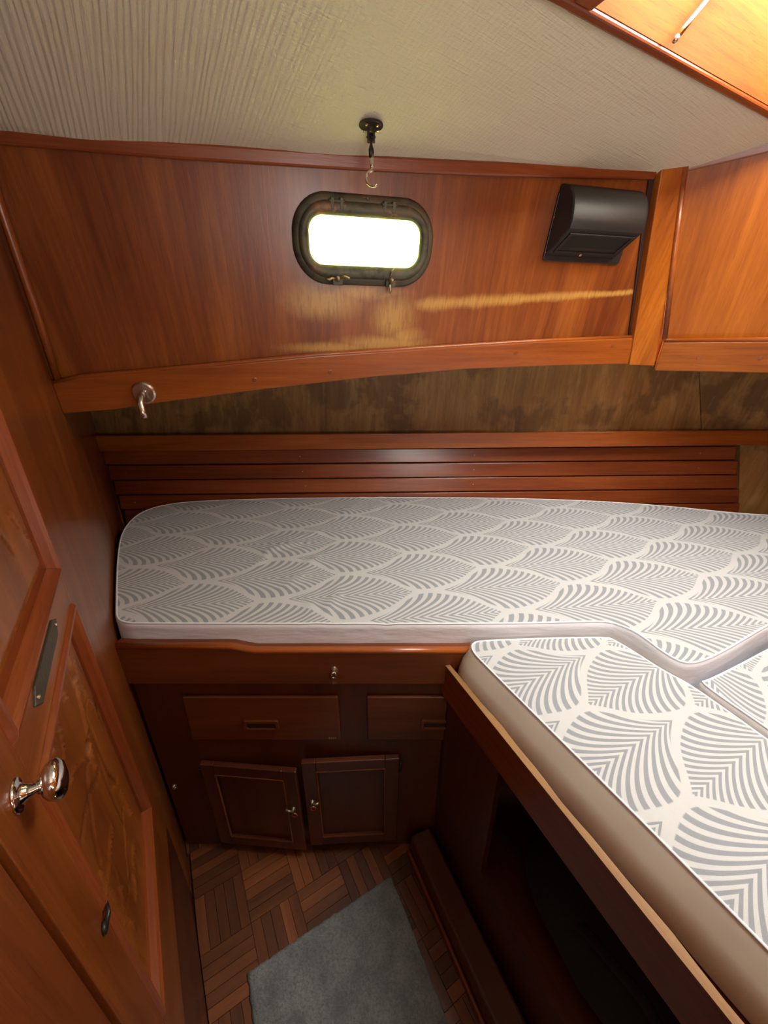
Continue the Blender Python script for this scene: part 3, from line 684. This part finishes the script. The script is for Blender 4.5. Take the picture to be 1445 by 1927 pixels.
# knob
ko = W(.188, -.322, .004)
kb = MB(); kb.lathe(ko, WN, [(0, .0135), (.0012, .0140), (.0022, .0125), (.0030, .0095), (.0036, .0072), (.0052, .0068), (.0056, .0060), (.0070, .0058), (.0074, .0050), (.010, .0042)], 36)
kn = build('door_knob', kb, 'chrome', dr, smooth=True, label='polished chrome door knob')
kb = MB(); kb.lathe(ko, WN, [(.0095, .0036), (.0125, .0040), (.0132, .0058), (.0142, .0058), (.0148, .0068), (.0165, .0108), (.0195, .0146), (.0235, .0164), (.0270, .0156), (.0298, .0118), (.0312, .0055), (.0316, .001)], 40)
build('knob_head', kb, 'chrome', kn, smooth=True)
# plaque on the lock rail
pc = [(.268, -.316), (.280, -.3045), (.378, -.3045), (.390, -.3135), (.390, -.3185), (.378, -.3275), (.280, -.3275)]
pc = [(.262, -.314), (.276, -.3035), (.376, -.3035), (.390, -.3125), (.376, -.3265), (.276, -.3265)]
mb = MB(); mb.prism([W(y, z, .0035) for y, z in pc], WN*.003); pq_ = build('plaque', mb, 'plaque', dr, bevel=.0008, label='tarnished brass plaque with clipped ends')
for y in (.381, .273): mb = MB(); mb.lathe(W(y, -.3145, .0065), WN, [(0, .0026), (.0012, .0022), (.0016, .001)], 10); build('screw', mb, 'screw', pq_)
# raised pointers stamped on the plaque (illegible small relief)
ke = MB(); ke.lathe(W(.197, -.556, .004), WN, [(0, .0065), (.003, .006), (.0045, .003)], 14); ke.tube([W(.197, -.556, .006), W(.205, -.551, .010), W(.214, -.550, .008)], [.003, .0026, .0016], 8)
build('lower_catch', ke, 'darkmetal', dr, smooth=True)
mb = MB(); mb.box(W(.146, -.305, .0), WA*.012, UP*.007, WN*.003); build('strike_plate', mb, 'steel', wlf)

# ------------------------------------------------------------------ shelf with fiddle, slatted hull lining
def FX(x, l, r): return l+(r-l)*(x+1.05)/(2.58)
sh = empty('shelf', (0, 1.45, -.36), 'narrow mahogany shelf with upstanding front edge running above the berth', 'shelf')
x0, x1 = -1.055, 1.90
def fy(x): return FX(x, 1.400, 1.500)
mb = MB(); mb.hexa([V((x0, fy(x0), -.352)), V((x1, fy(x1)-.02, -.345)), V((x1, fy(x1)-.02, -.288)), V((x0, fy(x0), -.2935))], [V((x0, fy(x0)+.016, -.352)), V((x1, fy(x1)-.004, -.345)), V((x1, fy(x1)-.004, -.288)), V((x0, fy(x0)+.016, -.2935))])
build('fiddle_rail', mb, 'rail', sh, grain=(1, .03, 0), bevel=.003, bseg=3)
mb = MB(); mb.prism([V((x0, fy(x0)+.0165, -.345)), V((1.38, fy(1.38)+.014, -.345)), V((1.38, 1.525, -.345)), V((1.28, 1.547, -.345)), V((-1.10, 1.49, -.345))], (0, 0, .015))
build('shelf_board', mb, 'dark', sh, grain=(1, .03, 0))
sl_ = empty('slatted_lining', (.1, 1.46, -.66), 'red mahogany slats lining the hull behind the long mattress', 'slats')
zs = [-.362, -.418, -.476, -.534, -.592, -.650, -.708]
def sy(x, z):
    l = 1.462+(z+.36)*.19; r = 1.540+(z+.36)*.21
    return FX(x, l, r)
xr_ = [1.428, 1.442, 1.456, 1.470, 1.484, 1.498]
nsl = 0
for k in range(6):
    zt_, zb_ = zs[k]-.0025, zs[k+1]+.0025
    xl = -1.085+.012*k; xr = xr_[k]; mb = MB()
    n = 12; A, B, C_, D = [], [], [], []
    dy = .002*(k % 2)
    for i in range(n+1):
        x = lerp(xl, xr, i/n); A.append(V((x, sy(x, zb_)-dy, zb_))); B.append(V((x, sy(x, zt_)-dy, zt_)))
        C_.append(V((x, sy(x, zt_)+.011, zt_))); D.append(V((x, sy(x, zb_)+.011, zb_)))
    mb.loft([[A[i], B[i], C_[i], D[i]] for i in range(n+1)])
    so = build('slat', mb, 'red', sl_, grain=(1, .03, 0), bevel=.0018)
    for x in (-1.02+.01*k, -.33+.008*k, .36, 1.28):
        zc = (zt_+zb_)/2; mb = MB(); mb.lathe(V((x, sy(x, zc)-dy-.0003, zc)), (0, -1, 0), [(0, .0022), (.0010, .002), (.0013, .001)], 8); build('screw', mb, 'screw', so)
mb = MB(); mb.hexa([V((-1.10, 1.478, -.36)), V((1.40, 1.556, -.36)), V((1.46, 1.50, -.72)), V((-1.05, 1.415, -.72))], [V((-1.10, 1.49, -.36)), V((1.40, 1.568, -.36)), V((1.46, 1.512, -.72)), V((-1.05, 1.427, -.72))])
build('backing', mb, 'hole', sl_)
bpy.data.objects['backing']['label'] = 'dark backing seen in the gaps'

# ------------------------------------------------------------------ long berth with cabinet front
Yc = .67
bc = empty('berth_cabinet', (-.2, Yc, FL), 'dark mahogany berth front with two drawers and a pair of small cupboard doors', 'cabinet')
XL = -.585
mb = MB(); mb.box((XL, Yc, FL), (.78, 0, 0), (0, .02, 0), (0, 0, .70)); build('face_frame', mb, 'dark', bc, grain=UP)
tp = [(XL-.012, -.603), (-.36, -.603), (-.335, -.6035), (-.305, -.611), (-.285, -.6145), (.0, -.614), (.196, -.614)]
mb = MB(); mb.prism([V((x, Yc-.014, z)) for x, z in tp]+[V((.196, Yc-.014, -.706)), V((XL-.0, Yc-.014, -.706))], (0, .034, 0)); build('apron', mb, 'drawer', bc, grain=(1, 0, 0), bevel=.002)
mb = MB(); mb.tube([V((x, Yc-.006, z+.001)) for x, z in tp], .0085, 12, flat=.8, side=(0, 1, 0)); build('cap_moulding', mb, 'rail', bc, grain=(1, 0, 0), smooth=True)
# bunk boards under the mattresses
plat = [W(.685, -.69)+WN*.004, V((.60, .69, -.69)), V((.62, .70, -.69)), V((1.85, .72, -.69)), V((1.85, 1.38, -.69)), V((-1.02, 1.385, -.69))]
mb = MB(); mb.prism(plat, (0, 0, .015)); build('bunk_board', mb, 'dark', bc, grain=(1, 0, 0))
# drawers
def drawer(x0, x1, z0, z1, sx0, sx1, sz0, sz1, par, slant=0):
    mb = MB(); mb.hexa([V((x0-slant, Yc-.009, z0)), V((x1, Yc-.009, z0)), V((x1, Yc-.009, z1)), V((x0, Yc-.009, z1))], [V((x0-slant, Yc+.0, z0)), V((x1, Yc+.0, z0)), V((x1, Yc+.0, z1)), V((x0, Yc+.0, z1))])
    d_ = build('drawer', mb, 'drawer', par, grain=(1, 0, 0), bevel=.004, bseg=3)
    fr = (V((0, Yc-.009, 0)), V((1, 0, 0)), UP, V((0, -1, 0)))
    cx, cz, hx, hz = (sx0+sx1)/2, (sz0+sz1)/2, (sx1-sx0)/2, (sz1-sz0)/2
    mb = plate(rrect(cx, cz, hx, hz, .005, 3), [rrect(cx, cz-.001, hx-.007, hz-.007, .003, 3)], fr, -.001, .0045); build('pull_frame', mb, 'drawer', d_, grain=(1, 0, 0), bevel=.001)
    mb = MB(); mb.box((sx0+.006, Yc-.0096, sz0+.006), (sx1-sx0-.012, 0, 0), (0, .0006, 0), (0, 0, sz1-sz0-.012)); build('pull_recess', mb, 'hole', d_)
    return d_
d1 = drawer(-.475, -.108, -.900, -.753, -.341, -.257, -.860, -.828, bc, .004)
for k in range(4): 
    mb = MB(); mb.box((-.137+.005*k, Yc-.0094, -.893), (.003, 0, 0), (0, .0006, 0), (0, 0, .004)); build('maker_mark', mb, 'screw', d1)
drawer(-.041, .190, -.900, -.753, .090, .172, -.857, -.826, bc)
# cupboard doors, both standing slightly ajar
def cdoor(xh, w_, z0, z1, sgn, ang):
    """xh hinge x, sgn +1 door extends to +x; ang opening degrees"""
    a = math.radians(ang); X = V((math.cos(a)*sgn, -math.sin(a), 0)); Nn = V((-math.sin(a)*sgn, -math.cos(a), 0)); O = V((xh, Yc-.002, z0))
    st = .036; h = z1-z0
    d_ = empty_part('cupboard_door', O+X*w_/2, bc)
    def bx(u0, u1, v0, v1, t0, t1): return MB().box(O+X*u0+UP*v0+Nn*t0, X*(u1-u0), UP*(v1-v0), Nn*(t1-t0))
    build('stile', bx(0, st, 0, h, 0, .014), 'dark', d_, grain=UP, bevel=.002); build('stile', bx(w_-st, w_, 0, h, 0, .014), 'dark', d_, grain=UP, bevel=.002)
    build('rail', bx(st, w_-st, 0, st, 0, .014), 'dark', d_, grain=X, bevel=.002); build('rail', bx(st, w_-st, h-st, h, 0, .014), 'dark', d_, grain=X, bevel=.002)
    build('panel', bx(st-.004, w_-st+.004, st-.004, h-st+.004, .002, .006), 'dark', d_, grain=UP)
    pts = [(st, st), (w_-st, st), (w_-st, h-st), (st, h-st)]
    mb = MB()
    for k in range(4):
        (u0, v0), (u1, v1) = pts[k], pts[(k+1) % 4]; mb.tube([O+X*u0+UP*v0+Nn*.012, O+X*u1+UP*v1+Nn*.012], .0035, 6)
    build('bead', mb, 'drawer', d_, grain=X)
    zz = h*.52
    mb = MB(); c0 = O+X*(w_-.018)+UP*(zz-.012)+Nn*.014; mb.lathe(c0, Nn, [(0, .009), (.002, .0085), (.0025, .0055), (-.003, .005)], 18); build('finger_hole', mb, 'rail', d_)
    mb = MB(); c1 = O+X*(w_-.018)+UP*(zz+.018)+Nn*.014; mb.lathe(c1, Nn, [(0, .0065), (.003, .006), (.006, .003), (.010, .0028)], 14)
    mb.tube([c1+Nn*.008, c1+Nn*.011-X*.008+UP*.004, c1+Nn*.010-X*.018+UP*.007], [.003, .0026, .0036], 8); build('latch', mb, 'brass', d_, smooth=True)
    mb = MB(); mb.tube([O+UP*(h-.055)-X*.004+Nn*.010, O+UP*(h-.02)-X*.004+Nn*.010], .0035, 8); build('hinge', mb, 'darkmetal', d_, smooth=True)
def empty_part(name, loc, parent):
    o = bpy.data.objects.new(name, None); COL.objects.link(o); p = V(loc)+V((0, 0, H)); o.parent = parent; o.location = p-WORLD[parent.name]; WORLD[o.name] = p; o.empty_display_size = .03; return o
cdoor(-.473, .252, -1.322, -.981, 1, 4.5)
cdoor(.038, .248, -1.310, -.958, -1, 3.0)
mb = MB(); c1 = V((-.566, Yc-.001, -1.085)); mb.lathe(c1, (0, -1, 0), [(0, .006), (.004, .005), (.010, .0035)], 12); mb.tube([c1+V((0, -.009, 0)), c1+V((.006, -.013, .004)), c1+V((.012, -.012, .010))], [.003, .0028, .0034], 8); build('door_catch', mb, 'brass', bc, smooth=True)
# key and escutcheon
ek = empty_part('apron_lock', (-.112, Yc-.014, -.66), bc)
mb = MB(); mb.lathe(V((-.112, Yc-.014, -.664)), (0, -1, 0), [(0, .0085), (.002, .008), (.003, .006), (.006, .004)], 16, sy=1.4, px=(1, 0, 0)); build('escutcheon', mb, 'brass', ek, smooth=True)
mb = MB(); mb.tube([V((-.112+.006*math.sin(a*PI/4), Yc-.022, -.671+.008*math.cos(a*PI/4))) for a in range(9)], .0018, 8); build('key_bow', mb, 'chrome', ek, smooth=True)
mb = MB(); mb.box((-.118, Yc-.0165, -.704), (.012, 0, 0), (0, .003, 0), (0, 0, .003)); build('keeper', mb, 'chrome', ek)

# ------------------------------------------------------------------ right berth base
S0 = V((.130, .672, 0)); SD = V((.235, -.511, 0)).normalized(); SNn = V((SD.y, -SD.x, 0))          # along towards the photographer; SNn points to the floor side
if SNn.x > 0: SNn = -SNn
def SP(a, n, z): return S0+SD*a+SNn*n+V((0, 0, z))
rb = empty('side_berth', SP(.4, 0, FL), 'dark mahogany base of the right berth with raw-edged leeboard along its top', 'berth')
n = 40
def edgeoff(a): return .0015*math.sin(a*23)+.001*math.sin(a*61)
A = [SP(a, .0+edgeoff(a)*0, -.740) for a in (0,)]
mb = MB(); ring = []
for i in range(n+1):
    a = i/n*1.10; ring.append([SP(a, 0, -.742), SP(a, 0, -.652), SP(a, -.010+edgeoff(a), -.650), SP(a, -.010, -.742)])
mb.loft(ring); build('leeboard', mb, 'red', rb, grain=SD)
mb = MB(); ring = []
for i in range(n+1):
    a = i/n*1.10; ring.append([SP(a, .0005, -.6525), SP(a, .0005, -.6500), SP(a, -.0105+edgeoff(a), -.6482), SP(a, -.0105+edgeoff(a), -.656)])
mb.loft(ring); build('raw_edge', mb, 'raw', rb, grain=SD)
NZ = -1.135                                   # niche floor
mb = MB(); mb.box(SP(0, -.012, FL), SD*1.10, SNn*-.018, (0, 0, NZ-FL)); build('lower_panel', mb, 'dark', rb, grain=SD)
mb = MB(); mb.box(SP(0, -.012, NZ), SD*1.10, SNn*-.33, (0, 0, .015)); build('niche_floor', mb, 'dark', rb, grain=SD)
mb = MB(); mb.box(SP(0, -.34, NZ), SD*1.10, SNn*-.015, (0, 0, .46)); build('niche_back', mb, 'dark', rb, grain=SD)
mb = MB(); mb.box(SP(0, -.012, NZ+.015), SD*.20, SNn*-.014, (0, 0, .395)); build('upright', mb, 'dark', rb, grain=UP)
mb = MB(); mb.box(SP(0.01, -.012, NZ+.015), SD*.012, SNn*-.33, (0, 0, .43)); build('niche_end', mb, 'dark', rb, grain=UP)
mb = MB(); mb.box(SP(0, .0, FL), SD*1.10, SNn*.060, (0, 0, .085)); build('plinth', mb, 'dark', rb, grain=SD, bevel=.006)
mb = MB(); mb.box(SP(0, .060, FL), SD*1.10, SNn*.010, (0, 0, .022)); build('quadrant', mb, 'red', rb, grain=SD, bevel=.004)
mb = MB(); mb.prism([SP(0, -.014, -.69), SP(1.10, -.014, -.69), V((1.55, .12, -.69)), V((1.75, .684, -.69)), V((.62, .684, -.69))], (0, 0, .015)); build('bunk_board', mb, 'dark', rb, grain=SD)
# bag slumped in the niche
bg_ = empty('duffel_bag', SP(.50, -.14, NZ+.015), 'soft black bag slumped in the dark niche under the right berth', 'bag')
mb = MB(); rings = []
for i in range(17):
    t = i/16; a = .24+.60*t; r = .135*math.sin(PI*(.07+.86*t))**.55*(1+.07*math.sin(9*t+1))
    c0 = SP(a, -.155+.02*math.sin(7*t), NZ+.017)
    rings.append([c0+SNn*(r*.95*math.cos(2*PI*k/20)*(1+.05*math.sin(5*k+i)))+UP*(max(0, r*1.25+r*1.25*math.sin(2*PI*k/20)*(1+.04*math.sin(3*k+2*i)))) for k in range(20)])
mb.loft(rings); build('body', mb, 'bag', bg_, smooth=True)
mb = MB(); mb.tube([SP(.38, -.05, NZ+.20), SP(.41, -.03, NZ+.26), SP(.50, -.03, NZ+.29), SP(.59, -.03, NZ+.26), SP(.62, -.05, NZ+.20)], .008, 8, flat=.4); build('handle', mb, 'bag', bg_, smooth=True)

# ------------------------------------------------------------------ mattresses
def smooth_poly(pts, it=3):
    pts = [V(p) for p in pts]
    for _ in range(it):
        q = []
        for i in range(len(pts)):
            a, b = pts[i], pts[(i+1) % len(pts)]; q += [a*.75+b*.25, a*.25+b*.75]
        pts = q
    return pts
def resample(pts, n):
    L_ = [0]
    for i in range(len(pts)): L_.append(L_[-1]+(pts[(i+1) % len(pts)]-pts[i]).length)
    out = []; k = 0
    for i in range(n):
        t = L_[-1]*i/n
        while L_[k+1] < t: k += 1
        a, b = pts[k % len(pts)], pts[(k+1) % len(pts)]; out.append(a.lerp(b, (t-L_[k])/max(1e-9, L_[k+1]-L_[k])))
    return out
def mattress(name, outline, seg, zb, zt, label, fabf, flare=.0, n=260, nr=22, er=.012, wrinkles=(), tilt=None, group=None, fabric='leaf', band='cotton', fdir=None):
    out = resample(smooth_poly([(x, y, 0) for x, y in outline]), n)
    A, B = V((*seg[0], 0)), V((*seg[1], 0)); ab = B-A
    cen = []
    for p in out:
        t = max(0, min(1, (p-A).dot(ab)/ab.length_squared)); cen.append(A+ab*t)
    nor = []
    for i in range(n):
        t = out[(i+1) % n]-out[i-1]; nn = V((t.y, -t.x, 0)).normalized()
        nor.append(nn)
    area = sum(out[i].x*out[(i+1) % n].y-out[(i+1) % n].x*out[i].y for i in range(n))
    if area < 0: nor = [-q for q in nor]
    T = tilt or (lambda x, y: 0.0)
    def zz(p, z):
        e_ = T(p.x, p.y)
        for (wx, wy, dx, dy, ln, wd, am) in wrinkles:
            u = ((p.x-wx)*dx+(p.y-wy)*dy); v = (-(p.x-wx)*dy+(p.y-wy)*dx)
            e_ += am*math.exp(-(v/wd)**2-(u/ln)**2)
        return z+e_
    root = empty(name, (sum(p.x for p in out)/n, sum(p.y for p in out)/n, zb), label, 'mattress', group)
    # side band
    rings = []
    fw = [max(0.0, q.dot(fdir)) if fdir else 1.0 for q in nor]
    for (f, ins, z) in ((0, flare*.95, zb), (.3, flare*1.0, zb+(zt-zb)*.25), (.7, flare*.6, zb+(zt-zb)*.6), (1, flare*.15, zt-er*1.2), (1.2, 0, zt-er*.55)):
        rings.append([V((p+nor[i]*(ins*fw[i]+.0015*math.sin(i*.53+z*60)*(.4 if f < 1 else 0))).to_tuple()[:2]+(z if f < .9 else zz(p, z),)) for i, p in enumerate(out)])
    last = [V(((p-nor[i]*er*.35).x, (p-nor[i]*er*.35).y, zz(p, zt-er*.1))) for i, p in enumerate(out)]
    mb = MB(); mb.loft(rings+[last], cap=False); build('side_band', mb, band, root, smooth=True)
    # piping
    mb = MB(); pr = []
    pth = [V(((p-nor[i]*er*.30).x, (p-nor[i]*er*.30).y, zz(p, zt-er*.15))) for i, p in enumerate(out)]
    for i in range(n):
        a = pth[i]; pr.append([a+nor[i]*.0022*math.cos(2*PI*k/6)+UP*.0022*math.sin(2*PI*k/6) for k in range(6)])
    pr.append(pr[0]); mb.loft(pr, cap=False); build('piping', mb, 'cotton', root, smooth=True, weld=True)
    # top cover
    rings = []
    for k in range(nr+1):
        t = (k/nr)**1.15*.97
        rg = []
        for i, p in enumerate(out):
            q = (p-nor[i]*er*.40).lerp(cen[i], t); crown = .004*(1-(1-t)**2)
            rg.append(V((q.x, q.y, zz(q, zt-er*.12+min(1, t*9)*er*.12+crown))))
        rings.append(rg)
    mb = MB(); mb.loft(rings, cap=False)
    mb.add(rings[-1], [tuple(range(n))])
    mb.add([V((p.x, p.y, zb)) for p in out], [tuple(range(n-1, -1, -1))], 1)
    build('top_cover', mb, [fabric, 'cotton'], root, smooth=True, fab=fabf, weld=True)
    return root
def til(x, y): return .018*(y-.69)/.8
m1 = [(-.612, .710), (-.585, .692), (-.54, .689), (0, .688), (.30, .689), (.49, .697), (.515, .690), (.545, .650), (.565, .598), (.585, .572), (.625, .578), (.70, .610), (.842, .680), (1.00, .75), (1.55, .98), (1.80, 1.1), (1.80, 1.25), (1.36, 1.262),
      (1.10, 1.345), (.877, 1.395), (.60, 1.425), (.233, 1.440), (-.22, 1.437), (-.55, 1.420), (-.78, 1.395), (-.872, 1.34), (-.895, 1.26), (-.862, 1.13), (-.77, .965), (-.684, .825), (-.643, .760)]
wr_ = [(-.30, 1.03, .85, .5, .06, .010, .009), (-.345, .965, .25, .97, .05, .009, .008), (-.20, .95, .55, .83, .08, .009, .006), (-.12, .78, .2, .98, .07, .010, .006), (-.17, .74, -.3, .95, .05, .010, .005),
       (-.25, 1.10, .9, .4, .05, .012, .007), (-.12, 1.33, .3, .95, .10, .012, .005), (-.03, 1.35, .2, .98, .09, .012, .005), (.02, .70, .8, .6, .05, .008, -.003), (-.23, .86, .5, .86, .06, .009, .005), (.54, .66, .5, -.86, .04, .008, .004)]
mattress('berth_mattress', m1, [(-.45, 1.05), (1.35, 1.12)], -.674, -.562, 'long mattress with rounded corners lying along the hull side, grey leaf pattern', (V((.305, .827, 0)), (.995, .095, 0), (-.095, .995, 0)), flare=.003, n=420, nr=34, wrinkles=wr_, tilt=til)
m2 = [(.182, .640), (.190, .667), (.225, .674), (.497, .686), (.512, .672), (.535, .634), (.560, .585), (.590, .550), (.632, .441), (.80, 0.0), (.87, -.18), (.80, -.22), (.62, -.24), (.60, -.22), (.41, .196), (.20, .600)]
mattress('berth_mattress', m2, [(.37, .55), (.66, -.05)], -.672, -.590, 'narrow mattress nearest the leeboard, edge facing the floor', (V((.370, .407, 0)), (-.9, -.44, 0), (.44, -.9, 0)), flare=.024, er=.014, fabric='leaf2', band='calico', fdir=SNn)
m3 = [(.604, .556), (.622, .560), (.70, .592), (.842, .655), (1.0, .72), (1.50, .94), (1.60, .85), (1.45, .2), (1.20, .02), (.83, -.0), (.652, .442)]
mattress('berth_mattress', m3, [(.85, .50), (1.15, .20)], -.672, -.590, 'mattress piece in the right corner, with its leaves running lengthwise', (V((.80, .52, 0)), (-.25, -.97, 0), (.97, -.25, 0)), flare=.003, fabric='leaf2')

# ------------------------------------------------------------------ rug
rg_ = [V((-.318, .413, 0)), V((.019, .592, 0)), V((.22, .200, 0)), V((.30, .02, 0)), V((-.16, -.07, 0))]
mb = MB(); NU, NV = 60, 70
c00, c10, c01, c11 = V((-.322, .411, 0)), V((.019, .592, 0)), V((-.10, -.05, 0)), V((.262, .085, 0))
rr = random.Random(4)
vs = []
for i in range(NU+1):
    for j in range(NV+1):
        p = c00.lerp(c10, i/NU).lerp(c01.lerp(c11, i/NU), j/NV)
        if i in (0, NU) or j in (0, NV): p = p+V((rr.uniform(-.0015, .0015), rr.uniform(-.0015, .0015), 0)); h = .004
        else: h = .009+rr.uniform(-.0012, .0012)+.0015*math.sin(i*.35)*math.cos(j*.22)
        # two soft creases across the pile
        h += .004*math.exp(-((i-22)/1.6)**2)*(1 if j < 22 else .2)+.003*math.exp(-((i-9)/1.4)**2)*(1 if 4 < j < 30 else .1)
        vs.append(V((p.x, p.y, FL+h)))
n1 = NV+1; mb.add(vs, [(i*n1+j, i*n1+j+1, (i+1)*n1+j+1, (i+1)*n1+j) for i in range(NU) for j in range(NV)])
edge = [(i, 0) for i in range(NU+1)]+[(NU, j) for j in range(1, NV+1)]+[(i, NV) for i in range(NU-1, -1, -1)]+[(0, j) for j in range(NV-1, 0, -1)]
ids = [i*n1+j for i, j in edge]; base = len(mb.v); mb.v += [V((mb.v[q].x, mb.v[q].y, FL+.0008)) for q in ids]
for k in range(len(ids)):
    kk = (k+1) % len(ids); mb.f.append((ids[k], ids[kk], base+kk, base+k)); mb.mi.append(0)
rug = build('rug', mb, 'rug', smooth=True); tag(rug, 'small grey pile mat lying askew on the parquet', 'rug')
